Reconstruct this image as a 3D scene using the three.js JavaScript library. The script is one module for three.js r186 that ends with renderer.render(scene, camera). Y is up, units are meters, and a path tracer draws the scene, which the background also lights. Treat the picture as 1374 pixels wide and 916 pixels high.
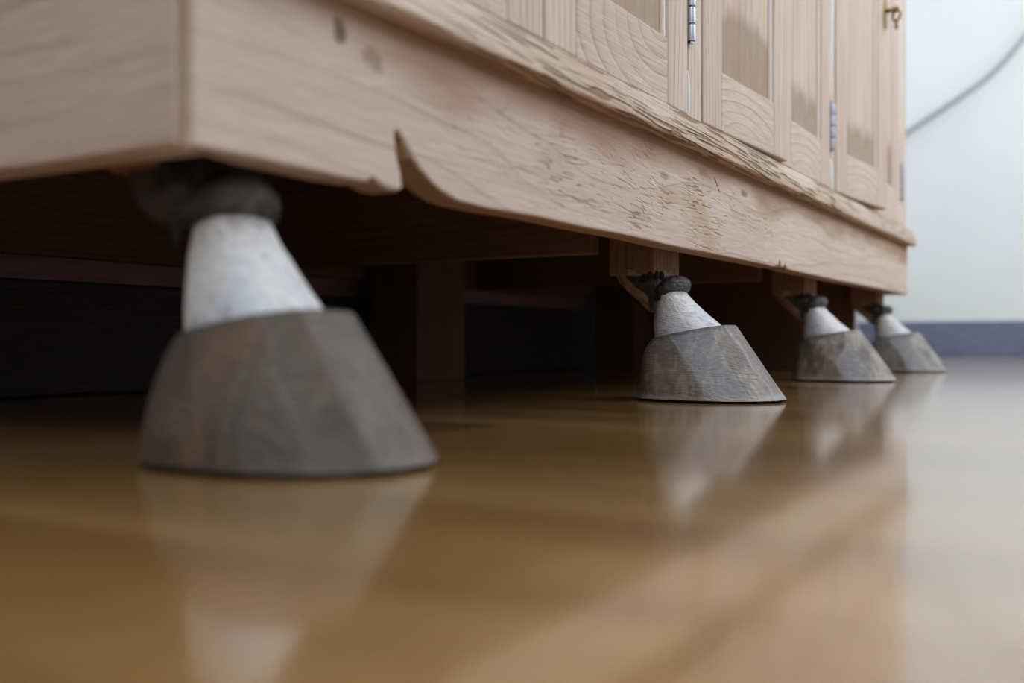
import * as THREE from 'three';
import { RoundedBoxGeometry } from 'three/addons/geometries/RoundedBoxGeometry.js';
import { mergeGeometries, mergeVertices } from 'three/addons/utils/BufferGeometryUtils.js';
import { RectAreaLightUniformsLib } from 'three/addons/lights/RectAreaLightUniformsLib.js';

// ------------------------------------------------------------------ camera, sky, lights, exposure
// x runs along the cabinet front (away from the camera), z points out of its front, y is up; metres.
const scene = new THREE.Scene();
const camera = new THREE.PerspectiveCamera(36.73, 1374 / 916, 0.02, 60);
camera.position.set(-0.315, 0.06, 0.353);
const YAW = 30.66 * Math.PI / 180, PITCH = -3 / 1380;
camera.up.set(0, 1, 0);
camera.lookAt(-0.315 + Math.cos(YAW), 0.06 + PITCH, 0.353 - Math.sin(YAW));
camera.focus = 0.97;
camera.userData.fStop = 3.6;

scene.background = new THREE.Color().setRGB(0.80, 0.92, 1.08);       // overcast sky outside the windows
const renderer = new THREE.WebGLRenderer();
renderer.toneMapping = THREE.LinearToneMapping;
renderer.toneMappingExposure = 0.53;
renderer.shadowMap.enabled = true;
RectAreaLightUniformsLib.init();
function windowLight(w, h, intensity, pos, target, color) {
  const l = new THREE.RectAreaLight(color, intensity, w, h);
  l.position.set(...pos); l.lookAt(...target); l.castShadow = true; scene.add(l);
}
const DAY = new THREE.Color().setRGB(0.90, 0.97, 1.09);
windowLight(3.0, 1.25, 9.5, [2.2, 1.725, 1.86], [2.2, 1.725, 0], DAY);      // window in the front wall
windowLight(1.3, 1.1, 8, [-1.26, 1.8, 0.95], [0, 1.8, 0.95], DAY);     // window in the left wall

// ------------------------------------------------------------------ helpers
function rng(seed) { let a = seed >>> 0; return () => { a = (a + 0x6D2B79F5) | 0; let t = Math.imul(a ^ (a >>> 15), 1 | a); t = (t + Math.imul(t ^ (t >>> 7), 61 | t)) ^ t; return ((t ^ (t >>> 14)) >>> 0) / 4294967296; }; }
function hash3(x, y, z) { let h = Math.imul(x, 374761393) ^ Math.imul(y, 668265263) ^ Math.imul(z, 1274126177); h = Math.imul(h ^ (h >>> 13), 1274126177); return ((h ^ (h >>> 16)) >>> 0) / 4294967296; }
const sm = t => t * t * (3 - 2 * t);
function n3(x, y, z) {
  const xi = Math.floor(x), yi = Math.floor(y), zi = Math.floor(z), u = sm(x - xi), v = sm(y - yi), w = sm(z - zi);
  const l = (a, b, t) => a + (b - a) * t;
  return l(l(l(hash3(xi, yi, zi), hash3(xi + 1, yi, zi), u), l(hash3(xi, yi + 1, zi), hash3(xi + 1, yi + 1, zi), u), v),
    l(l(hash3(xi, yi, zi + 1), hash3(xi + 1, yi, zi + 1), u), l(hash3(xi, yi + 1, zi + 1), hash3(xi + 1, yi + 1, zi + 1), u), v), w);
}
function n2(x, y, s) {
  const xi = Math.floor(x), yi = Math.floor(y), u = sm(x - xi), v = sm(y - yi);
  const a = hash3(xi, yi, s), b = hash3(xi + 1, yi, s), c = hash3(xi, yi + 1, s), d = hash3(xi + 1, yi + 1, s);
  return (a + (b - a) * u) * (1 - v) + (c + (d - c) * u) * v;
}
const fbm2 = (x, y, s) => 0.57 * n2(x, y, s) + 0.29 * n2(x * 2.1, y * 2.1, s + 7) + 0.14 * n2(x * 4.3, y * 4.3, s + 13);
const fbm3 = (x, y, z) => 0.57 * n3(x, y, z) + 0.29 * n3(x * 2.1 + 5, y * 2.1, z * 2.1) + 0.14 * n3(x * 4.3, y * 4.3 + 9, z * 4.3);
const sstep = (a, b, x) => { const t = Math.min(1, Math.max(0, (x - a) / (b - a))); return t * t * (3 - 2 * t); };
const clamp = (x, a = 0, b = 1) => Math.min(b, Math.max(a, x));
const mix = (a, b, t) => a + (b - a) * t;
const mix3 = (a, b, t) => [mix(a[0], b[0], t), mix(a[1], b[1], t), mix(a[2], b[2], t)];

// a colour map and a bump map computed together; f(u metres, v metres) -> [r, g, b (sRGB 0..255), height 0..1]
function makeMaps(w, h, wm, hm, f, bump = true) {
  const c = new Uint8Array(w * h * 4), b = bump ? new Uint8Array(w * h * 4) : null;
  for (let j = 0; j < h; j++) for (let i = 0; i < w; i++) {
    const o = f((i + 0.5) / w * wm, (j + 0.5) / h * hm), k = (j * w + i) * 4;
    c[k] = clamp(o[0], 0, 255); c[k + 1] = clamp(o[1], 0, 255); c[k + 2] = clamp(o[2], 0, 255); c[k + 3] = 255;
    if (b) { b[k] = b[k + 1] = b[k + 2] = clamp(o[3]) * 255; b[k + 3] = 255; }
  }
  const mk = (d, srgb) => {
    const t = new THREE.DataTexture(d, w, h); t.magFilter = THREE.LinearFilter; t.minFilter = THREE.LinearFilter;
    t.wrapS = t.wrapT = THREE.RepeatWrapping; if (srgb) t.colorSpace = THREE.SRGBColorSpace; t.needsUpdate = true; return t;
  };
  return { map: mk(c, true), bump: b ? mk(b, false) : null, wm, hm };
}
function mat(maps, o = {}, bumpScale = 0) {
  const m = new THREE.MeshPhysicalMaterial(Object.assign({ roughness: 0.8 }, o));
  if (maps) { m.map = maps.map; if (maps.bump && bumpScale) { m.bumpMap = maps.bump; m.bumpScale = bumpScale; } m.userData.size = [maps.wm, maps.hm]; }
  return m;
}
// box-projected uv in metres over the texture's own size; the grain (u) follows one axis
function boxUV(g, grain, [wm, hm], ou = 0, ov = 0) {
  if (g.index) g = g.toNonIndexed();
  const p = g.attributes.position, uv = new Float32Array(p.count * 2), A = new THREE.Vector3(), B = new THREE.Vector3(), C = new THREE.Vector3(), N = new THREE.Vector3();
  for (let i = 0; i < p.count; i += 3) {
    A.fromBufferAttribute(p, i); B.fromBufferAttribute(p, i + 1); C.fromBufferAttribute(p, i + 2);
    N.copy(B).sub(A).cross(C.clone().sub(A)); const n = [Math.abs(N.x), Math.abs(N.y), Math.abs(N.z)];
    const k = n.indexOf(Math.max(...n)), rest = [0, 1, 2].filter(a => a !== k);
    let ua, va; if (rest.includes(grain)) { ua = grain; va = rest.find(a => a !== grain); } else { ua = rest[1]; va = rest[0]; }
    [A, B, C].forEach((P, q) => { const a = P.toArray(); uv[(i + q) * 2] = (a[ua] + ou) / wm; uv[(i + q) * 2 + 1] = (a[va] + ov) / hm; });
  }
  g.setAttribute('uv', new THREE.BufferAttribute(uv, 2)); return g;
}
const used = {};
function numbered(name) { const k = used[name] = (used[name] ?? -1) + 1; return k ? `${name}_${String(k).padStart(3, '0')}` : name; }
function add(parent, name, geo, material) {
  const m = new THREE.Mesh(geo, material); m.name = parent === scene ? numbered(name) : name; m.castShadow = m.receiveShadow = true; parent.add(m); return m;
}
let part = (parent, name, g, m) => {
  const same = parent.children.filter(c => c.name === name || c.name.startsWith(name + '_0')).length;
  const o = add(parent, name, g, m); if (same) o.name = `${name}_${String(same).padStart(3, '0')}`; return o;
};
function group(parent, name) {
  const g = new THREE.Group(); const same = parent.children.filter(c => c.name === name || c.name.startsWith(name + '_0')).length;
  g.name = same ? `${name}_${String(same).padStart(3, '0')}` : name; parent.add(g); return g;
}
const R = rng(7);
// a rounded board between two corners
function board(parent, name, [x0, y0, z0], [x1, y1, z1], material, grain = 0, r = 0.0015, ou = null, ov = null) {
  let g = new RoundedBoxGeometry(x1 - x0, y1 - y0, z1 - z0, 2, Math.min(r, (x1 - x0) / 2.1, (y1 - y0) / 2.1, (z1 - z0) / 2.1));
  g.translate((x0 + x1) / 2, (y0 + y1) / 2, (z0 + z1) / 2);
  g = boxUV(g, grain, material.userData.size ?? [1, 1], ou ?? R() * 1.5, ov ?? R() * 0.3);
  return part(parent, name, g, material);
}
const bx = ([x0, y0, z0], [x1, y1, z1]) => new THREE.BoxGeometry(x1 - x0, y1 - y0, z1 - z0).translate((x0 + x1) / 2, (y0 + y1) / 2, (z0 + z1) / 2);
// a lofted skin: f(i / nu, j / nv) -> [x, y, z]; i runs around (closed), j along
function skin(nu, nv, f, col, uvs = [1, 1], closed = true) {
  const pos = [], uv = [], idx = [], cols = [], W = nu + 1;
  for (let j = 0; j <= nv; j++) for (let i = 0; i <= nu; i++) {
    const p = f(closed && i === nu ? 0 : i / nu, j / nv); pos.push(...p); uv.push(i / nu * uvs[0], j / nv * uvs[1]);
    if (col) cols.push(...col(p[0], p[1], p[2], i / nu, j / nv));
  }
  for (let j = 0; j < nv; j++) for (let i = 0; i < nu; i++) { const a = j * W + i, b = a + 1, c = a + W, d = c + 1; idx.push(a, b, c, b, d, c); }
  const g = new THREE.BufferGeometry();
  g.setAttribute('position', new THREE.Float32BufferAttribute(pos, 3)); g.setAttribute('uv', new THREE.Float32BufferAttribute(uv, 2));
  if (col) g.setAttribute('color', new THREE.Float32BufferAttribute(cols, 3));
  g.setIndex(idx); g.computeVertexNormals();
  if (closed) { const n = g.attributes.normal, v = new THREE.Vector3(), w = new THREE.Vector3(); for (let j = 0; j <= nv; j++) { v.fromBufferAttribute(n, j * W); w.fromBufferAttribute(n, j * W + nu); v.add(w).normalize(); n.setXYZ(j * W, v.x, v.y, v.z); n.setXYZ(j * W + nu, v.x, v.y, v.z); } }
  return g;
}

// ------------------------------------------------------------------ materials
// stripped pine, grain along u
const PALE = [206, 190, 172], MIDW = [184, 160, 136], DARKW = [126, 98, 74], PINK = [198, 177, 163];
function pine(seed, { ring = 0.009, cath = null, contrast = 1, wear = 0.3, warp = 0.012 } = {}) {
  return (u, v) => {
    let r = v + warp * (fbm2(u * 2.2, v * 9, seed) - 0.5) * 2 + 0.002 * (n2(u * 14, v * 60, seed + 3) - 0.5);
    if (cath) { const dv = (v - cath.v0) + 0.01 * (n2(u * 6, v * 6, seed + 9) - 0.5); r = Math.sqrt(dv * dv + Math.pow((((u + 0.03 * n2(v * 12, u * 3, seed)) % cath.period) - cath.u0) * cath.k, 2)) + r * 0.25; }
    const s = r / ring, fr = s - Math.floor(s), late = Math.pow(fr, 3.2) * (1 - sstep(0.93, 1, fr)) * (0.4 + 0.9 * n2(Math.floor(s) * 3.7, u * 1.3, seed + 5));
    const fib = n2(u * 60, v * 1500, seed + 21), fib2 = n2(u * 16, v * 420, seed + 22);
    const tone = fbm2(u * 3, v * 14, seed + 31);
    let c = mix3(PALE, PINK, sstep(0.35, 0.75, tone));
    c = mix3(c, MIDW, clamp(0.75 * late * contrast + 0.30 * (fib2 - 0.4)));
    c = mix3(c, DARKW, clamp(0.30 * Math.pow(late, 2) * contrast + wear * Math.max(0, fib2 * fib - 0.55)));
    const k = 0.95 + 0.10 * fib; c = [c[0] * k, c[1] * k, c[2] * k];
    return [...c, clamp(0.62 - 0.45 * late + 0.22 * (fib2 - 0.5) + 0.16 * (fib - 0.5))];
  };
}
const pineMaps = makeMaps(2048, 512, 1.8, 0.45, pine(11));
const M = {};
M.pine = mat(pineMaps, { roughness: 0.72 }, 0.0006);
M.pineSide = mat(makeMaps(1024, 256, 0.9, 0.2, pine(71, { ring: 0.02, warp: 0.03, contrast: 0.35 })), { roughness: 0.75, color: new THREE.Color().setRGB(0.97, 0.88, 0.87) }, 0.0008);
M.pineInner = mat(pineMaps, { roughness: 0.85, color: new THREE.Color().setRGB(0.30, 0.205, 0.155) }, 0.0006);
// bottom rails: bold arching grain on one, faint arcs on the others
const railMaps = (seed, o) => makeMaps(768, 256, 0.2, 0.066, pine(seed, o));
M.railBold = mat(railMaps(23, { ring: 0.0112, contrast: 1.5, cath: { v0: 0.075, u0: 0.175, k: 0.5, period: 9 }, warp: 0.012 }), { roughness: 0.75 }, 0.0014);
M.railFaint = mat(railMaps(29, { ring: 0.013, contrast: 0.75, cath: { v0: 0.0, u0: 0.09, k: 0.4, period: 9 }, warp: 0.010 }), { roughness: 0.75 }, 0.0010);

// long front board of the plinth: knots, a brown band of old stain and painted shade along the top, chatter marks of a plane
function blob(u, v, cu, cv, ru, rv) { const a = (u - cu) / ru, b = (v - cv) / rv; return Math.sqrt(a * a + b * b); }
const skirtBase = pine(41, { ring: 0.021, warp: 0.045, contrast: 0.30 });
const skirtMaps = makeMaps(2048, 320, 1.8, 0.13, (u, v) => {
  let [r, g, b, h] = skirtBase(u, v); let c = [r, g, b];
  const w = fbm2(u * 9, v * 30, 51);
  c = mix3(c, [150, 113, 84], 0.8 * sstep(0.060, 0.092, v + 0.04 * (w - 0.5)) * (0.55 + 0.45 * sstep(0.1, 0.2, u)));                       // stain left along the top edge, plus shade under the ledge painted in
  c = mix3(c, [186, 150, 108], 0.7 * (1 - sstep(0.0, 0.016, u + 0.008 * (w - 0.5))));                       // yellowed end by the corner
  for (const [cu, cv, ru, rv, s] of [[0.113, 0.082, 0.0055, 0.0075, 0.95], [0.14, 0.074, 0.013, 0.008, 0.4], [0.785, 0.078, 0.012, 0.004, 0.5], [0.56, 0.066, 0.012, 0.004, 0.35], [0.66, 0.084, 0.02, 0.006, 0.4]]) {
    const d = blob(u, v, cu, cv, ru, rv) + 0.5 * (n2(u * 180, v * 220, 61) - 0.5);
    const k = 1 - sstep(0.6, 1.15, d); c = mix3(c, mix3([78, 62, 48], [150, 112, 74], d), s * k); h -= 0.2 * s * k * (d < 0.8 ? 1 : 0);
  }
  const rip = (cu, cv, ru, rv) => 1 - sstep(0.4, 1.1, blob(u, v, cu, cv, ru, rv) + 0.6 * (n2(u * 40, v * 60, 77) - 0.5));
  const zone = Math.max(0.6 * rip(0.40, 0.042, 0.16, 0.04), rip(0.665, 0.04, 0.07, 0.05), 0.8 * rip(0.50, 0.05, 0.10, 0.045), 0.45 * rip(0.82, 0.06, 0.13, 0.03), 0.35 * rip(0.25, 0.06, 0.08, 0.03));
  const dv = v * 560 + 9 * n2(u * 7, v * 11, 83) + u * 40, dash = (1 - 2.2 * Math.abs(n2(u * 48, dv, 85) - 0.5)) * (0.35 + 0.65 * sstep(0.35, 0.6, n2(u * 80, dv * 0.7, 86)));
  const cut = zone * sstep(0.62, 0.92, dash);
  h -= 0.85 * cut; h += 0.25 * zone * n2(u * 120, v * 500, 88);
  const stainy = zone * sstep(0.5, 0.8, n2(u * 14, v * 40, 89));
  c = mix3(c, [168, 134, 96], 0.42 * stainy); c = mix3(c, [112, 82, 58], 0.62 * cut * sstep(0.35, 0.75, n2(u * 30, v * 40, 91)));
  const crack = 1 - sstep(0.0006, 0.0016, Math.abs(v - 0.083 + (u - 0.69) * 0.85)); if (u > 0.69 && u < 0.706) { c = mix3(c, [80, 52, 38], crack); h -= 0.6 * crack; }
  return [...c, clamp(h)];
});
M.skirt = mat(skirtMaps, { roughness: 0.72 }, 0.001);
// weathered ledge moulding: deep wavy grooves along the grain
const mouldBase = pine(67, { ring: 0.009, contrast: 0.6 });
const mouldMaps = makeMaps(2048, 200, 1.8, 0.09, (u, v) => {
  let [r, g, b, h] = mouldBase(u, v); let c = [r, g, b];
  const gv = v + 0.010 * (fbm2(u * 5, v * 10, 97) - 0.5) + u * 0.035;
  const gr = n2(u * 26, gv * 560, 101), pat = sstep(0.22, 0.48, fbm2(u * 6, v * 30, 103)) * sstep(0.15, 0.42, u) * (1 - 0.6 * sstep(1.1, 1.5, u));
  const k = pat * sstep(0.55, 0.72, gr); h = h * 0.5 + 0.45 - 0.85 * k + 0.2 * (n2(u * 60, gv * 700, 105) - 0.5);
  c = mix3(c, [92, 63, 42], 0.9 * k); c = mix3(c, [174, 142, 104], 0.4 * pat);
  return [...c, clamp(h)];
});
M.mould = mat(mouldMaps, { roughness: 0.75 }, 0.003);
// door panels: pale, with an unstripped patch of old finish left in the lower corner
function panelMaps(seed, stainTop, tint) {
  const base = pine(seed, { ring: 0.02, contrast: 0.8, warp: 0.02 });
  return makeMaps(1024, 256, 0.62, 0.2, (u, v) => {                        // u runs up the panel
    let [r, g, b, h] = base(u, v); let c = [r, g, b];
    const e = u - stainTop + 0.03 * (fbm2(v * 18, u * 6, seed + 1) - 0.5) + 0.004 * Math.cos(v * 28);
    const k = 1 - sstep(-0.016, 0.010, e); c = mix3(c, mix3(tint, [140, 112, 84], n2(u * 90, v * 200, seed + 2)), 0.66 * k);
    const streak = sstep(0.55, 0.85, n2(u * 4, v * 70, seed + 4)); c = mix3(c, [176, 140, 104], 0.5 * streak * (1 - k) * (1 - sstep(0.05, 0.2, e)));
    return [...c, h];
  });
}
M.panelA = mat(panelMaps(131, 0.075, [150, 124, 98]), { roughness: 0.72 }, 0.0006);
M.panelB = mat(panelMaps(151, 0.055, [156, 134, 116]), { roughness: 0.72 }, 0.0006);
// oak-coloured floor boards under glossy varnish, grain along u
const floorMaps = makeMaps(2048, 512, 1.28, 0.32, (u, v) => {
  const r = v + 0.02 * (fbm2(u * 2.5, v * 12, 201) - 0.5), s = r / 0.011, fr = s - Math.floor(s);
  const late = Math.pow(fr, 2.5) * (1 - sstep(0.9, 1, fr)) * n2(Math.floor(s) * 2.3, u * 2, 203), pore = sstep(0.72, 0.95, n2(u * 70, v * 1300, 205)), tone = fbm2(u * 3, v * 16, 207);
  let c = mix3([184, 142, 88], [152, 112, 64], sstep(0.3, 0.7, tone)); c = mix3(c, [122, 82, 46], clamp(0.55 * late + 0.35 * pore));
  return [...c, clamp(0.6 - 0.35 * pore - 0.15 * late + 0.3 * (fbm2(u * 12, v * 40, 209) - 0.5))];
});
const PLANKM = [[1, 1, 1], [0.86, 0.81, 0.76], [1.08, 1.06, 1.04], [0.93, 0.94, 0.95], [0.68, 0.56, 0.49], [1.02, 0.98, 0.93]].map(c => mat(floorMaps, { color: new THREE.Color().setRGB(...c), roughness: 0.24, specularIntensity: 1, clearcoat: 1, clearcoatRoughness: 0.1 }, 0.00006));
M.subfloor = mat(null, { color: 0x2a1a10, roughness: 0.9 });
const plaster = makeMaps(512, 512, 1.5, 1.5, (u, v) => { const n = fbm2(u * 90, v * 90, 301), m = fbm2(u * 4, v * 4, 303), k = 236 + 6 * (m - 0.5) + 3 * (n - 0.5); return [k * 0.978, k * 0.998, k * 0.995, n]; });
M.wall = mat(plaster, { roughness: 0.9 }, 0.0004);
M.ceiling = mat(null, { color: 0xf2f1ec, roughness: 0.95 });
const baseMaps = makeMaps(1024, 128, 1.5, 0.15, (u, v) => { const n = fbm2(u * 25, v * 320, 311), m = n2(u * 80, v * 900, 313), k = 0.8 + 0.35 * n + 0.15 * m; return [104 * k, 111 * k, 134 * k, 0.5 * n + 0.5 * m]; });
const baseDark = makeMaps(1024, 128, 1.5, 0.15, (u, v) => { const n = fbm2(u * 25, v * 320, 321), m = n2(u * 80, v * 900, 323), k = 0.75 + 0.45 * n + 0.2 * m; return [50 * k, 42 * k, 38 * k, 0.5 * n + 0.5 * m]; });  // darker copy of the baseboard colour, shade behind the cabinet put in
M.baseDark = mat(baseDark, { roughness: 0.6 }, 0.0012);
M.baseCap = mat(baseDark, { roughness: 0.6, color: new THREE.Color().setRGB(1, 0.85, 0.85) }, 0.0004);
M.baseCap.map = makeMaps(512, 64, 1.5, 0.15, (u, v) => { const k = 0.85 + 0.3 * fbm2(u * 25, v * 320, 331); return [150 * k, 124 * k, 122 * k, 0]; }, false).map;
M.baseboard = mat(baseMaps, { roughness: 0.35 }, 0.0004);
M.frame = mat(null, { color: 0xf0efeb, roughness: 0.45 });
M.glass = mat(null, { color: 0xffffff, roughness: 0.02, transmission: 1, thickness: 0 });
M.steel = mat(null, { color: 0xb4b8c2, roughness: 0.32, metalness: 1 });
M.brass = mat(null, { color: 0x8c7440, roughness: 0.35, metalness: 1 });
M.bead = mat(null, { color: 0xd6cbc6, roughness: 0.5 });  // window light on the stile edges is put into this pale colour
M.whitePaintGlint = mat(null, { color: 0xdcdcdf, roughness: 0.45 });  // also serves as the painted sky highlight above the hinges
M.cable = mat(null, { color: 0xa6a8ab, roughness: 0.5 });
M.felt = mat(null, { color: 0x1c1718, roughness: 1 });
// painted carved wood: vertex colours carry paint and painted sky reflection, the bump its brush strokes
const brush = makeMaps(512, 512, 1, 1, (u, v) => { const a = n2(u * 46, v * 190 + 24 * n2(u * 5, v * 6, 403), 401), b = n2(u * 120, v * 60, 405); const k = 228 + 24 * (a - 0.5) + 14 * (b - 0.5); return [k, k, k, 0.65 * a + 0.35 * b]; });
M.hoof = mat(brush, { vertexColors: true, roughness: 0.5 }, 0.0007);
M.pastern = mat(brush, { vertexColors: true, roughness: 0.62 }, 0.0007);
M.fetlock = mat(brush, { vertexColors: true, roughness: 0.5 }, 0.0008);

// ------------------------------------------------------------------ the room
const X0 = -1.3, X1 = 4.0, Z0 = -0.62, Z1 = 1.9, H = 2.6, T = 0.18;
const structure = o => { o.userData.kind = 'structure'; return o; };
const floor = structure(add(scene, 'floor', bx([X0 - T, -0.2, Z0 - T], [X1 + T, -0.012, Z1 + T]), M.subfloor));
{
  const PW = 0.1, L = 1.2, r = rng(19), cache = {};
  const plankGeo = (len, v) => cache[len.toFixed(3) + v] ??= boxUV(bx([0.00025, -0.012, 0.0004], [PW - 0.00025, 0, len - 0.0004]), 2, [1.28, 0.32], v * 0.37, v * 0.107);
  const offs = [0.3, 0.9, 0.6, 1.2];
  for (let i = 0; X0 + i * PW < X1 - 0.001; i++) {
    let z = Z0, len = offs[Math.floor(r() * 4)];
    while (z < Z1 - 0.01) {
      len = Math.min(len, Z1 - z); if (Z1 - z - len < 0.12) len = Z1 - z;
      const m = part(floor, 'plank', plankGeo(len, Math.floor(r() * 5)), PLANKM[Math.floor(r() * 6)]); m.position.set(X0 + i * PW, 0, z);
      z += len; len = L;
    }
  }
}
const wallUV = g => boxUV(g, 1, [1.5, 1.5]);
structure(add(scene, 'wall_back', wallUV(bx([X0, -0.012, Z0 - T], [X1, H, Z0])), M.wall));
structure(add(scene, 'wall_right', wallUV(bx([X1, -0.012, Z0 - T], [X1 + T, H, Z1 + T])), M.wall));
structure(add(scene, 'ceiling', bx([X0 - T, H, Z0 - T], [X1 + T, H + 0.15, Z1 + T]), M.ceiling));
const cut = (a0, a1, b0, b1, mk) => mergeGeometries([mk(a0[0], a1[0], 0 - 0.012, H), mk(a0[1], a1[1], -0.012, H), mk(a1[0], a0[1], -0.012, b0), mk(a1[0], a0[1], b1, H)]);
// front wall with window 1 (x 0.7..3.7), left wall with window 2 (z 0.3..1.6)
structure(add(scene, 'wall_front', wallUV(cut([X0, 3.7], [0.7, X1], 1.1, 2.35, (a, b, c, d) => bx([a, c, Z1], [b, d, Z1 + T]))), M.wall));
structure(add(scene, 'wall_left', wallUV(cut([Z0 - T, 1.6], [0.3, Z1 + T], 1.25, 2.35, (a, b, c, d) => bx([X0 - T, c, a], [X0, d, b]))), M.wall));
function windowUnit(n, w, h, place) {
  const g = new THREE.Group(); g.name = `window_${n}`; structure(g); scene.add(g); place(g);
  const f = 0.06;
  part(g, 'window_frame', mergeGeometries([bx([-w / 2, 0, -0.03], [w / 2, f, 0.03]), bx([-w / 2, h - f, -0.03], [w / 2, h, 0.03]), bx([-w / 2, f, -0.03], [-w / 2 + f, h - f, 0.03]), bx([w / 2 - f, f, -0.03], [w / 2, h - f, 0.03]), bx([-f / 2, f, -0.03], [f / 2, h - f, 0.03])]), M.frame);
  part(g, 'pane', bx([-w / 2 + f, f, -0.002], [-f / 2, h - f, 0.002]), M.glass); part(g, 'pane', bx([f / 2, f, -0.002], [w / 2 - f, h - f, 0.002]), M.glass);
}
windowUnit(1, 3.0, 1.25, g => g.position.set(2.2, 1.1, Z1 + 0.1));
windowUnit(2, 1.3, 1.1, g => { g.position.set(X0 - 0.1, 1.25, 0.95); g.rotation.y = Math.PI / 2; });
function baseboard(name, a, b, grain, material = M.baseboard) {
  let g = new RoundedBoxGeometry(b[0] - a[0], b[1] - a[1], b[2] - a[2], 2, 0.004); g.translate((a[0] + b[0]) / 2, (a[1] + b[1]) / 2, (a[2] + b[2]) / 2);
  return structure(add(scene, name, boxUV(g, grain, [1.5, 0.15]), material));
}
const BH = 0.13;
{ const b = baseboard('baseboard_back', [X0, 0, Z0], [X1 - 0.012, BH - 0.008, Z0 + 0.012], 0, M.baseDark); part(b, 'cap_moulding', boxUV(bx([X0, BH - 0.008, Z0], [X1 - 0.012, BH + 0.06, Z0 + 0.008]), 0, [1.5, 0.15]), M.baseCap); }
baseboard('baseboard_right', [X1 - 0.012, 0, Z0], [X1, BH, Z1], 2);
baseboard('baseboard_front', [X0, 0, Z1 - 0.012], [X1 - 0.012, BH, Z1], 0);
baseboard('baseboard_left', [X0, 0, Z0 + 0.012], [X0 + 0.012, BH, Z1 - 0.012], 2);

// ------------------------------------------------------------------ the cabinet
const cab = new THREE.Group(); cab.name = 'cabinet'; scene.add(cab);
cab.userData = { label: 'long stripped pine cabinet with panelled doors standing on carved horse hoof feet', category: 'cabinet' };
const LEN = 1.77, DEP = 0.605, B = 0.145, STOP = 0.242, TOPY = 1.0;
{ // front skirt: chipped lower edge
  const s = new THREE.Shape();
  const pts = [[0.003, B], [0.05, B + 0.0003], [0.10, B - 0.0004], [0.126, B], [0.132, B + 0.0028], [0.1365, B + 0.0002], [0.1455, B - 0.0016], [0.1535, B - 0.0016], [0.1590, B + 0.0008], [0.1575, B + 0.010], [0.1535, B + 0.019], [0.1515, B + 0.0315], [0.1545, B + 0.0325], [0.1605, B + 0.0275], [0.168, B + 0.020], [0.1774, B + 0.013], [0.187, B + 0.0075], [0.198, B + 0.0035], [0.2145, B], [0.25, B - 0.0008], [0.32, B + 0.0004], [0.40, B], [0.48, B + 0.0006], [0.56, B - 0.0004], [0.70, B], [0.86, B + 0.0004], [0.893, B], [0.899, B + 0.0035], [0.903, B + 0.0008], [0.906, B + 0.003], [0.9125, B + 0.0105], [0.918, B + 0.002], [0.926, B + 0.001], [0.935, B + 0.006], [0.942, B + 0.0005], [0.96, B], [1.2, B - 0.0005], [1.5, B + 0.0004], [LEN - 0.003, B]];
  s.moveTo(...pts[0]); for (const p of pts.slice(1)) s.lineTo(...p); s.lineTo(LEN - 0.003, STOP); s.lineTo(0.003, STOP);
  let g = new THREE.ExtrudeGeometry(s, { depth: 0.016, bevelEnabled: true, bevelThickness: 0.003, bevelSize: 0.0025, bevelOffset: -0.0025, bevelSegments: 3 });
  { // the end is rebated over the side board: only a thin lip reaches the corner
    const p = g.attributes.position; for (let i = 0; i < p.count; i++) if (p.getX(i) < 0.02 && p.getZ(i) < 0.014) p.setZ(i, 0.0135 + 0.1 * (p.getZ(i) - 0.0135) * 0);
    g.computeVertexNormals();
  }
  g.translate(0, 0, -0.019); g = boxUV(g, 0, [1.8, 0.13], 0.01, -B + 0.005);
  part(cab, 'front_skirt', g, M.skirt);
}
board(cab, 'side_skirt', [0, B, -DEP + 0.02], [0.022, STOP, -0.0064], M.pineSide, 2, 0.003, 0.7, 0.0);
board(cab, 'side_skirt', [LEN - 0.022, B, -DEP + 0.02], [LEN, STOP, -0.0225], M.pine, 2, 0.003);
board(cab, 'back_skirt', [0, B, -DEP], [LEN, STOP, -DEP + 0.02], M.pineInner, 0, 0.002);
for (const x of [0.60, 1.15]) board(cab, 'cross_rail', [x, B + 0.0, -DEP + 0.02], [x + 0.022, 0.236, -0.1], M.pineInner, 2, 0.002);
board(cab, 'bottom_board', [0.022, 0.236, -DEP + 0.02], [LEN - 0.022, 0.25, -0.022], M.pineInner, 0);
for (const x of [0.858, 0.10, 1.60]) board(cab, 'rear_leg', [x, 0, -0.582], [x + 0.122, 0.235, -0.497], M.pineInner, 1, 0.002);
board(cab, 'added_end_board', [1.7245, 0.0, -DEP + 0.02], [1.7475, 0.236, -0.092], M.pineInner, 1, 0.002);  // added board, hides the bright wall beyond and keeps this end dark
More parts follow.
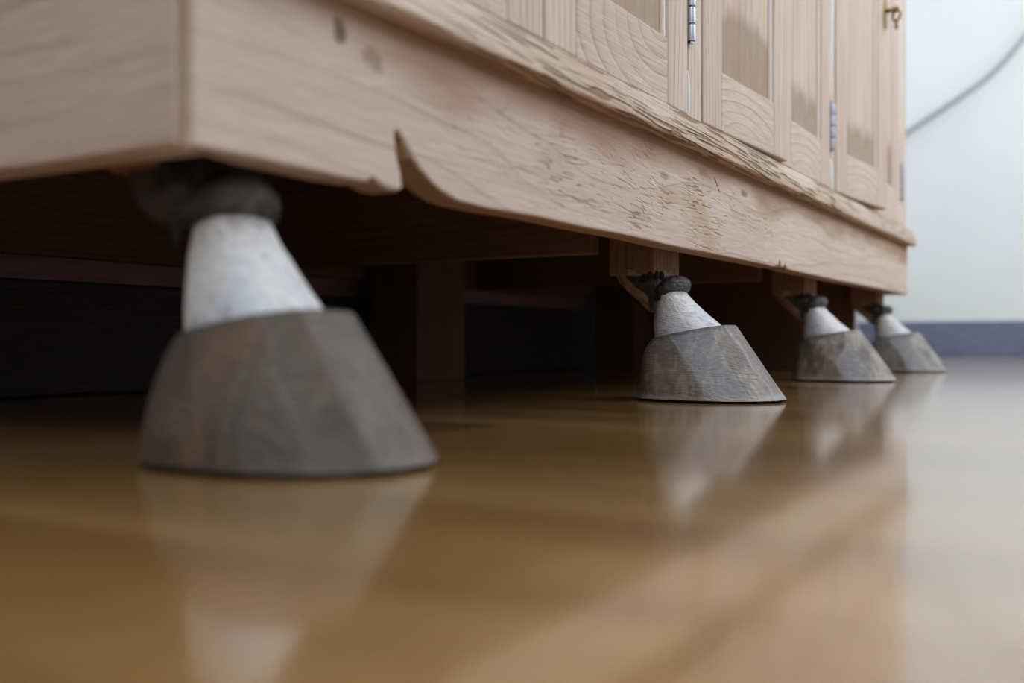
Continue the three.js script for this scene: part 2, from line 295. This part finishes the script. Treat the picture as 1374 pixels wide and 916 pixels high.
{ // ledge moulding around front and sides
  const prof = [[-0.03, 0.2405], [0.006, 0.2385], [0.0125, 0.2378], [0.0147, 0.2392], [0.0150, 0.2415], [0.0143, 0.2470], [0.0130, 0.2530], [0.0112, 0.2590], [0.0090, 0.2645], [0.0060, 0.2680], [0.0, 0.2698], [-0.03, 0.2705]];
  const nv = 640, nu = prof.length - 1;
  const arc = [0]; for (let i = 1; i < prof.length; i++) arc.push(arc[i - 1] + Math.hypot(prof[i][0] - prof[i - 1][0], prof[i][1] - prof[i - 1][1]));
  const x0 = -0.008, x1 = LEN + 0.006;
  const g = skin(nu, nv, (s, t) => {
    const i = Math.round(s * nu), [z, y] = prof[i], x = mix(x0, x1, t), k = i > 1 && i < nu ? 1 : 0;
    const d = k * (0.0012 * (fbm2(x * 18, y * 120, 501) - 0.5) + 0.0007 * (n2(x * 70, y * 900, 503) - 0.5));
    const e = sstep(0, 0.004, x - x0) * sstep(0, 0.004, x1 - x);
    return [x, y + 0.5 * d, (z + d) * 1 - (1 - e) * (z > 0 ? 0.003 : 0)];
  }, null, [1, 1], false);
  const uv = g.attributes.uv; for (let k = 0; k < uv.count; k++) { const s = Math.round(uv.getX(k) * nu), t = uv.getY(k); uv.setXY(k, mix(x0, x1, t) / 1.8 + 0.02, arc[s] / 0.09); }
  { const ix = g.index.array; for (let k = 0; k < ix.length; k += 3) { const q = ix[k + 1]; ix[k + 1] = ix[k + 2]; ix[k + 2] = q; } g.computeVertexNormals(); }
  const capS = new THREE.Shape(); prof.forEach(([z, y], i) => i ? capS.lineTo(z, y) : capS.moveTo(z, y));
  const c1 = new THREE.ShapeGeometry(capS).rotateY(-Math.PI / 2).translate(x1, 0, 0), c0 = new THREE.ShapeGeometry(capS).rotateY(-Math.PI / 2).translate(x0, 0, 0);
  part(cab, 'ledge_moulding', mergeGeometries([g, c0, c1].map(q => { const k = q.index ? q.toNonIndexed() : q; return k; })), M.mould);
  for (const [a, b] of [[-0.008, 0.02], [LEN - 0.02, LEN + 0.006]]) board(cab, 'side_moulding', [a, 0.2405, -DEP], [b, 0.269, -0.031], M.pine, 2, 0.006);
}
// carcass above
const ZF = -0.004;                                       // face of the frame
const DY0 = 0.2735, DY1 = 0.90;
board(cab, 'side_panel', [0, 0.2695, -DEP], [0.022, TOPY - 0.03, -0.03], M.pine, 1);
board(cab, 'side_panel', [LEN - 0.022, 0.2695, -DEP], [LEN, TOPY - 0.03, -0.03], M.pine, 1);
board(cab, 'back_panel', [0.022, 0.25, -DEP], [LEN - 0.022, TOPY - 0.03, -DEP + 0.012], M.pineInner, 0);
board(cab, 'top_board', [-0.02, TOPY - 0.03, -DEP - 0.005], [LEN + 0.02, TOPY, 0.02], M.pine, 0, 0.006);
const posts = [[0, 0.045], [0.620, 0.655], [1.178, 1.204], [1.716, LEN]];
for (const [a, b] of posts) board(cab, 'frame_post', [a, 0.2706, ZF - 0.026], [b, DY1 + 0.005, ZF], M.pine, 1, 0.003);
board(cab, 'top_rail', [0, DY1 + 0.006, ZF - 0.026], [LEN, TOPY - 0.031, ZF], M.pine, 0);
function makeDoor(w, panelMat, dir, ajar, x, railMat = M.railFaint, hingeY = 0.058) {
  // hinge edge at the local origin; dir = +1 opens with its free edge to the right
  const d = group(cab, 'door'), t = 0.019, st = 0.05, rb = 0.062, rt = 0.06, h = DY1 - DY0, f = 0.001;
  d.position.set(x, DY0, ZF - t + 0.001); d.rotation.y = -dir * ajar;
  const X = (a, b) => dir > 0 ? [a, b] : [-b, -a];
  let [a, b] = X(0.001, st); board(d, 'stile', [a, 0, 0], [b, h, t], M.pine, 1, 0.0025);
  [a, b] = X(w - st, w - 0.001); board(d, 'stile', [a, 0, 0], [b, h, t], M.pine, 1, 0.0025);
  [a, b] = X(st + 0.0002, w - st - 0.0002);
  board(d, 'rail', [a, 0, 0.0005], [b, rb, t - 0.0005], railMat, 0, 0.002, -a, 0);
  board(d, 'rail', [a, h - rt, 0.0005], [b, h, t - 0.0005], M.railFaint, 0, 0.002, -a, -h + rt);
  // the panel sits back in the frame
  let g = bx([a, rb + 0.0005, 0.003], [b, h - rt - 0.0005, 0.0130]); g = boxUV(g, 1, [0.62, 0.2], -rb + 0.002, -a + 0.01); part(d, 'panel', g, panelMat);
  // beads along the two upright edges of the panel
  for (const q of [st + 0.0035, w - st - 0.0035]) { let c = new THREE.CylinderGeometry(0.0035, 0.0035, h - rb - rt - 0.001, 8).translate(dir * q, (h - rt + rb) / 2, 0.0135); part(d, 'bead', boxUV(c, 1, [1.8, 0.45], R()), M.bead); }
  // hinges on the hinge edge: knuckles and a pin
  if (hingeY) for (const y of [hingeY, hingeY + 0.44]) {
    const hg = group(d, 'hinge');
    for (let k = 0; k < 4; k++) part(hg, 'knuckle', new THREE.LatheGeometry([[0, 0], [0.0036, 0], [0.0042, 0.0006], [0.0042, 0.0150], [0.0036, 0.0156], [0, 0.0156]].map(p => new THREE.Vector2(...p)), 20).translate(-dir * 0.0035, y + k * 0.0166, t + 0.0015), M.steel);
    part(hg, 'pin', new THREE.CylinderGeometry(0.0022, 0.0022, 0.072, 12).translate(-dir * 0.0035, y + 0.0335, t + 0.0015), M.steel);
    part(hg, 'leaf', bx([dir > 0 ? -0.004 : -0.0005, y, t - 0.012], [dir > 0 ? 0.0005 : 0.004, y + 0.066, t + 0.0005]), M.steel);
  }
  return d;
}
makeDoor(0.284, M.panelB, 1, 0, 0.047);
makeDoor(0.284, M.panelA, -1, 0, 0.616, M.railBold, 0.0715);
makeDoor(0.263, M.panelA, 1, 0.04, 0.658, M.railFaint, 0);
makeDoor(0.249, M.panelB, -1, 0, 1.173, M.railFaint, 0.056);
const dD = makeDoor(0.256, M.panelB, 1, 0.09, 1.209, M.railFaint, 0);
makeDoor(0.245, M.panelA, -1, 0, 1.711, M.railFaint, 0.047);
// white paint in the gaps below the hinges; above, painted strips of sky highlight
for (const [x, r] of [[0.6195, 0.0038], [1.1770, 0.0052], [1.7135, 0.0040]]) for (const [a, b] of [[0.2708, 0.318], [0.405, 0.76]]) part(cab, 'filler_glint', skin(14, 30, (s, t) => {
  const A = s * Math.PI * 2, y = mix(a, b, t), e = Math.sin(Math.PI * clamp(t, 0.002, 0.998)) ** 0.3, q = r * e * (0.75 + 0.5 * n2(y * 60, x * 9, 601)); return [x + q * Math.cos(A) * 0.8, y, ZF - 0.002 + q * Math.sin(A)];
}), M.whitePaintGlint);
{ // brass escutcheon and key pull on the free stile of the ajar door
  const p = group(dD, 'escutcheon'); p.userData.label = 'small brass key escutcheon'; p.position.set(0.243, 0.320, 0.019);
  part(p, 'back_plate', new THREE.ExtrudeGeometry(new THREE.Shape().absellipse(0, 0, 0.009, 0.024, 0, Math.PI * 2), { depth: 0.0015, bevelEnabled: true, bevelThickness: 0.0008, bevelSize: 0.0008, bevelSegments: 2, curveSegments: 32 }), M.brass);
  part(p, 'stud', new THREE.LatheGeometry([[0, 0], [0.004, 0], [0.003, 0.006], [0.005, 0.014], [0.004, 0.020], [0, 0.021]].map(q => new THREE.Vector2(...q)), 20).rotateX(Math.PI / 2).translate(0, 0.004, 0.002), M.brass);
  part(p, 'drop', mergeGeometries([new THREE.TorusGeometry(0.0085, 0.002, 10, 28).rotateY(1.0).translate(0, -0.006, 0.018), new THREE.SphereGeometry(0.0034, 14, 10).scale(1, 2.2, 1).translate(0, -0.021, 0.018)]), M.brass);
}

// ------------------------------------------------------------------ hoof feet
const proj = (n, off, p, k) => { const s = n[0] * p[0] + n[1] * p[1] + n[2] * p[2] - off; const q = s > 12 * k ? s : k * Math.log(1 + Math.exp(s / k)); return [p[0] - n[0] * q, p[1] - n[1] * q, p[2] - n[2] * q]; };
function hoofShape(phi, t, heel = 4.2) {
  const s = Math.sin(phi), c = Math.cos(phi);
  const rad = (hw, rf, rbk, n) => Math.pow(Math.pow(Math.abs(s) / hw, n) + Math.pow(Math.abs(c) / (c > 0 ? rf : rbk), n), -1 / n);
  const nb = mix(3.0, 2.15, sstep(-0.6, 0.5, c));
  const rb = rad(0.060, 0.0725, 0.072, nb), rt = rad(0.041, 0.038, 0.043, 2.5);
  const b = [rb * s, rb * c + 0.008], p = [rt * s, rt * c - 0.008];
  const yt = 0.0600 + (p[1] + 0.051) / 0.081 * 0.0145;
  const e = mix(heel, 1.0, sstep(-0.95, 0.75, c)), k = Math.pow(t, e);
  return [mix(b[0], p[0], k), mix(0.0025, yt, t), mix(b[1], p[1], k) - 0.004 * Math.sin(Math.PI * t) * (c < 0 ? -c * -1 : 0)];
}
function makeLeg(x, seed, look) {
  const K = look.tall ?? 1, sy_ = y => y < 0.0745 ? y : 0.0745 + (y - 0.0745) * K;
  const leg = group(cab, 'leg'); leg.position.set(x, 0, 0); leg.rotation.y = look.turn ?? 0;
  if (look.label) leg.userData.label = look.label;
  const hoofSmooth = (phi, t) => hoofShape(phi, t, look.heel);
  const r = rng(seed), planes = [];
  const base = look.facets ?? [[-172, .5], [-146, .35], [-112, .5], [-76, .74], [-60, .28], [-33, .55], [-4, .5], [26, .5], [60, .45], [95, .5], [135, .5]];
  for (const [deg, t0] of base) {
    const f = (deg + (r() - 0.5) * (look.jit ?? 12)) * Math.PI / 180, t = t0 + (r() - 0.5) * 0.08, e = 0.01;
    const P = hoofSmooth(f, t), A = hoofSmooth(f + e, t), C = hoofSmooth(f, t + e);
    const a = A.map((q, i) => q - P[i]), b = C.map((q, i) => q - P[i]); let n = [a[2] * b[1] - a[1] * b[2], a[0] * b[2] - a[2] * b[0], a[1] * b[0] - a[0] * b[1]]; n = n.map(q => -q);
    const l = Math.hypot(...n); n = n.map(q => q / l); if (n[0] * P[0] + n[2] * (P[2] - 0) < 0) n = n.map(q => -q);
    planes.push({ n, off: n[0] * P[0] + n[1] * P[1] + n[2] * P[2] - (Math.abs(deg) > 140 ? 0.0006 : (0.0022 + 0.0014 * r()) * (look.carve ?? 1)) });
  }
  const hp = (u, t) => {
    const phi = u * Math.PI * 2;
    if (t < 0.04) { const q = hoofSmooth(phi, 0), k = t / 0.04; let p = [q[0] * k, 0.0025, q[2] * k]; for (const l of planes) if (k > 0.5) p = proj(l.n, l.off + 0.0012, p, 0.0005); p[1] = Math.max(p[1], 0.0025); return [p[0] * (k > 0.9 ? 0.985 : 1), p[1], p[2] * (k > 0.9 ? 0.985 : 1)]; }
    if (t > 0.94) { const k = (t - 0.94) / 0.06; let p = hoofSmooth(phi, 1); for (const l of planes) p = proj(l.n, l.off, p, 0.0009); const z = mix(p[2], -0.012, k * 0.75), xx = p[0] * (1 - 0.75 * k); return [xx, 0.0600 + (z + 0.051) / 0.081 * 0.0145 + 0.0006 * Math.sin(k * 3), z]; }
    const tt = (t - 0.04) / 0.90; let p = hoofSmooth(phi, tt);
    for (const l of planes) p = proj(l.n, l.off, p, 0.0009);
    const d = 0.0009 * (fbm3(p[0] * 60 + seed, p[1] * 60, p[2] * 60) - 0.5), m = Math.hypot(p[0], p[2]) || 1;
    return [p[0] + p[0] / m * d, Math.max(0.0025, p[1]), p[2] + p[2] / m * d];
  };
  const facet = (px, py, pz) => { let b = 0, v = -9; planes.forEach((l, i) => { const s = l.n[0] * px + l.n[1] * py + l.n[2] * pz - l.off; if (s > v) { v = s; b = i; } }); let v2 = -9; planes.forEach((l, i) => { const s = l.n[0] * px + l.n[1] * py + l.n[2] * pz - l.off; if (i !== b && s > v2) v2 = s; }); return [b, v - v2]; };
  const hoofCol = (px, py, pz) => {
    const wob = 0.007 * (n3(px * 60 + seed, py * 60, pz * 60) - 0.5), [f, edge] = facet(px + wob, py - wob, pz + wob), a = fbm3(px * 70 + seed * 3, py * 40, pz * 70), s = n3(px * 320, py * 90 + seed, pz * 320), m = fbm3(px * 28 + seed, py * 28 + 4, pz * 28);
    let c = mix3(look.dark, look.mid, sstep(0.25, 0.7, 0.6 * a + 0.4 * m));
    if (look.blue && look.blue.includes(f)) c = mix3(c, look.skyTint, 0.6 * sstep(0.25, 0.45, m + 0.1));  // sky reflection painted into the colour of these facets
    c = mix3(c, look.light, look.streak * sstep(0.55, 0.85, s * 0.6 + a * 0.5));
    c = mix3(c, look.light, 0.5 * (1 - sstep(0.0, 0.0009, edge + 0.0008 * (a - 0.5))) * sstep(0.38, 0.6, m + 0.1));           // rubbed ridges
    c = mix3(c, look.light, 0.6 * (1 - sstep(0.002, 0.007, py - 0.0025 + 0.004 * (a - 0.5))) * (look.rim ?? 1));               // rubbed lower rim
    if (look.rust) c = mix3(c, [0.20, 0.105, 0.062], 0.75 * sstep(0.55, 0.70, fbm3(px * 34 + seed * 1.7, py * 16, pz * 34)));
    c = mix3(c, [0.10, 0.085, 0.065], 0.6 * sstep(-0.005, -0.0015, py - (0.0600 + (pz + 0.051) / 0.081 * 0.0145)));            // dark line of paint under the coronet
    return c;
  };
  part(leg, 'hoof', skin(240, 120, hp, hoofCol, [1.4, 0.5]), M.hoof);
  { const pad = new THREE.Shape(); for (let i = 0; i < 40; i++) { const q = hoofSmooth(i / 40 * Math.PI * 2, 0); (i ? pad.lineTo : pad.moveTo).call(pad, q[0] * 0.93, -(q[2] * 0.94 - 0.002)); }
    part(leg, 'felt_pad', new THREE.ExtrudeGeometry(pad, { depth: 0.0026, bevelEnabled: false }).rotateX(-Math.PI / 2), M.felt); }
  // pastern: rings [y, back, front, half width]
  const prings = [[0.050, -0.0475, 0.022, 0.036], [0.060, -0.050, 0.0235, 0.036], [0.0680, -0.0505, 0.0195, 0.0345], [0.0745, -0.0510, 0.0125, 0.0330], [0.082, -0.0510, 0.0030, 0.0308], [0.090, -0.0500, -0.0062, 0.0280], [0.098, -0.0485, -0.0150, 0.0250], [0.1040, -0.0475, -0.0205, 0.0232], [0.1085, -0.0460, -0.0240, 0.0215], [0.114, -0.045, -0.027, 0.018]];
  const frings = look.brown ?? [[0.0870, -0.0560, -0.046, 0.006], [0.0900, -0.0590, -0.044, 0.013], [0.0950, -0.0632, -0.040, 0.0195], [0.1010, -0.0690, -0.035, 0.0250], [0.1060, -0.0750, -0.033, 0.0285], [0.1110, -0.0800, -0.032, 0.0308], [0.1160, -0.0840, -0.035, 0.0322], [0.1200, -0.0868, -0.038, 0.0328], [0.1250, -0.0885, -0.040, 0.0330], [0.130, -0.0885, -0.0405, 0.0330]];
  const interp = (rings, y) => { let i = 0; while (i < rings.length - 2 && y > rings[i + 1][0]) i++; const a = rings[i], b = rings[i + 1], t = clamp((y - a[0]) / (b[0] - a[0])); return [mix(a[1], b[1], t), mix(a[2], b[2], t), mix(a[3], b[3], t)]; };
  const ringSkin = (rings, n, amp, fr, cols, uvs, ex = 2.3) => skin(120, 64, (u, t) => {
    const y0 = rings[0][0], y1 = rings[rings.length - 1][0], k = t < 0.06 ? t / 0.06 : t > 0.94 ? (1 - t) / 0.06 : 1, y = mix(y0, y1, clamp((t - 0.06) / 0.88));
    const [b, f, hw] = interp(rings, y), A = u * Math.PI * 2, s = Math.sin(A), c = Math.cos(A), q = Math.pow(Math.pow(Math.abs(s), ex) + Math.pow(Math.abs(c), ex), -1 / ex) * k;
    const px = hw * s * q, pz = (f + b) / 2 + (f - b) / 2 * c * q, d = amp * (fbm3(px * fr + seed, y * fr, pz * fr) - 0.5);
    return [px + s * d, sy_(y), pz + c * d];
  }, cols, uvs);
  const un = y => y < 0.0745 ? y : 0.0745 + (y - 0.0745) / K;
  const whiteCol = (px, py, pz) => {
    py = un(py);
    const a = fbm3(px * 60 + seed, py * 60, pz * 60), s = n3(px * 420 + py * 160, py * 120 + seed, pz * 420), m = fbm3(px * 26 + 7, py * 26 + seed, pz * 26);
    let c = mix3([0.90, 0.86, 0.82], [0.76, 0.77, 0.82], sstep(0.4, 0.7, m)); c = mix3(c, [0.42, 0.36, 0.31], 0.55 * sstep(0.6, 0.85, s * 0.7 + a * 0.4));
    const bk = sstep(-0.0385, -0.0475, pz + 0.010 * (a - 0.5)) * sstep(0.070, 0.100, py); c = mix3(c, [0.26, 0.17, 0.115], 0.85 * bk);       // bare wood at the back
    c = mix3(c, [0.22, 0.165, 0.12], 0.55 * sstep(0.1025, 0.1065, py + 0.006 * (a - 0.5)));
    return c;
  };
  const dents = look.dents ?? 0.0016;
  part(leg, 'pastern', ringSkin(prings, 2.3, dents, 55, whiteCol, [1, 0.5]), M.pastern);
  const darkC = [0.030, 0.026, 0.022], brownC = look.brownCol ?? [0.50, 0.33, 0.215];
  const fetCol = (px, py, pz) => {
    py = un(py);
    const a = fbm3(px * 80 + seed, py * 80, pz * 80), g = n3(px * 300, py * 60, pz * 300), m = fbm3(px * 34 + 3, py * 34 + seed, pz * 34);
    let c = mix3(brownC, [brownC[0] * 0.6, brownC[1] * 0.55, brownC[2] * 0.5], sstep(0.35, 0.7, g * 0.5 + a * 0.5));
    const slope = -(0.0600) + (0.112 - py) * 1.1, lim = pz - slope + 0.016 * (m - 0.5);
    const k = sstep(-0.0012, 0.0012, lim) * sstep(0.1, 0.1015, py + 0.004 * (m - 0.5) + 0.0045) * (look.allDark ? 1 : 1 - sstep(0.1225, 0.1240, py + 0.006 * (m - 0.5)));
    return mix3(c, mix3(darkC, [0.045, 0.039, 0.033], a), look.allDark && py > 0.1 ? Math.max(k, sstep(-0.095, -0.088, pz)) : k);
  };
  part(leg, 'ankle', ringSkin(frings, 2.4, 0.003, 60, fetCol, [1, 0.6], 3.6), M.fetlock);
  // dark painted knuckle that bulges forward over the top of the pastern
  const kn = skin(96, 64, (u, t) => {
    const A = u * Math.PI * 2, Bq = t * Math.PI, sx = Math.sin(Bq) * Math.sin(A), sz = Math.sin(Bq) * Math.cos(A), sy = -Math.cos(Bq);
    const w = look.knuckle ?? [0.0290, 0.0098, 0.0150];
    let px = w[0] * Math.sign(sx) * Math.pow(Math.abs(sx), 0.8), py = w[1] * Math.sign(sy) * Math.pow(Math.abs(sy), 0.85), pz = w[2] * Math.sign(sz) * Math.pow(Math.abs(sz), 0.85);
    pz -= 0.006 * Math.pow(Math.abs(px) / w[0], 2); py -= 0.004 * Math.pow(Math.abs(px) / w[0], 2); py += pz * 0.15;
    const d = 0.0030 * (fbm3(px * 90 + seed, py * 90, pz * 90) - 0.5) + 0.0005 * (n3(px * 500 + seed, py * 900, pz * 300) - 0.5);
    return [px + sx * d, py * (1 + (K - 1) * 0.6) + sy_(0.1135) + sy * d, pz - 0.0335 + sz * d];
  }, (px, py, pz) => { const a = fbm3(px * 90 + seed, py * 160, pz * 90), g = n3(px * 240, py * 800, pz * 240); return mix3(darkC, [0.24, 0.20, 0.17], 0.6 * sstep(0.5, 0.8, g * 0.6 + a * 0.4) * sstep(-0.034, -0.024, pz)); }, [1, 0.5]);  // streaky highlight painted on the front side
  part(leg, 'knuckle', kn, M.fetlock);
  // drips of dark paint running from the knuckle over the pastern and scallops over the block
  const dr = []; for (const [dx, dz, y0, len, w] of [[-0.0262, -0.0465, 0.108, 0.017, 0.0030], [-0.0255, -0.0395, 0.107, 0.0075, 0.0030], [-0.0326, -0.0450, 0.1225, 0.005, 0.0034], [-0.0326, -0.0520, 0.120, 0.005, 0.0036], [-0.0300, -0.0395, 0.1230, 0.005, 0.0032], [-0.0260, -0.0360, 0.1225, 0.005, 0.0032]]) dr.push(new THREE.SphereGeometry(1, 16, 12).scale(w * 0.45, len / 2 + 0.002, w).translate(dx, y0 - (y0 > 0.115 ? 0 : len / 2), dz));
  const dg = mergeGeometries(dr); dg.translate(0, sy_(0.1135) - 0.1135, 0); dg.setAttribute('color', new THREE.Float32BufferAttribute(new Float32Array(dg.attributes.position.count * 3).map((_, i) => darkC[i % 3]), 3));
  part(leg, 'paint_drip', dg, M.fetlock);
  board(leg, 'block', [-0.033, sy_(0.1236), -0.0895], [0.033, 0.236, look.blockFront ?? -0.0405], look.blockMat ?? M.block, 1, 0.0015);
  return leg;
}
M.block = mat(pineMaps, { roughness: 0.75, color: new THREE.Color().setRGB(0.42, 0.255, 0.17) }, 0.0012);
const warm = { dark: [0.115, 0.090, 0.070], mid: [0.265, 0.215, 0.175], light: [0.47, 0.43, 0.385], skyTint: [0.335, 0.345, 0.395], streak: 0.45 };
makeLeg(0.062, 5, { ...warm, dark: [0.060, 0.043, 0.030], mid: [0.125, 0.092, 0.066], light: [0.18, 0.14, 0.108], streak: 0.2, rust: true, rim: 0.3, tall: 1.42, heel: 2.7, carve: 0.55, blockFront: -0.052, brown: [[0.1045, -0.068, -0.034, 0.022], [0.1070, -0.074, -0.031, 0.027], [0.1110, -0.0800, -0.030, 0.0300], [0.1160, -0.084, -0.031, 0.0315], [0.1200, -0.0868, -0.033, 0.0320], [0.1250, -0.0880, -0.035, 0.0320], [0.130, -0.0880, -0.037, 0.0320]], allDark: true, knuckle: [0.031, 0.0100, 0.0165], label: 'hoof foot with dark brown hoof and rust coloured patches' });
makeLeg(0.655, 9, { ...warm, blue: [3, 4], jit: 2, label: 'hoof foot with grey brown facets and bluish sky reflection painted on its side' });
makeLeg(1.213, 14, { ...warm, mid: [0.33, 0.275, 0.215], blue: [4], dents: 0.005, label: 'hoof foot with creased white pastern' });
makeLeg(1.720, 21, { ...warm, mid: [0.33, 0.295, 0.25], blue: [3, 4], dents: 0.002, label: 'hoof foot with pale grey hoof at the far corner' });

// ------------------------------------------------------------------ other things
{
  const pts = [[3.955, 0.0, -0.57], [3.955, 0.45, -0.565], [3.95, 0.78, -0.50], [3.94, 0.873, -0.362], [3.93, 0.944, -0.239], [3.93, 1.021, -0.115], [3.93, 1.0748, -0.0486], [3.93, 1.1745, 0.039], [3.94, 1.42, 0.20], [3.955, 1.9, 0.34], [3.955, 2.6, 0.38]].map(p => new THREE.Vector3(...p));
  const o = add(scene, 'cable', new THREE.TubeGeometry(new THREE.CatmullRomCurve3(pts), 160, 0.0105, 14), M.cable);
  o.userData = { label: 'grey cable hanging in a slack curve in front of the white wall', category: 'cable' };
}
renderer.render(scene, camera);
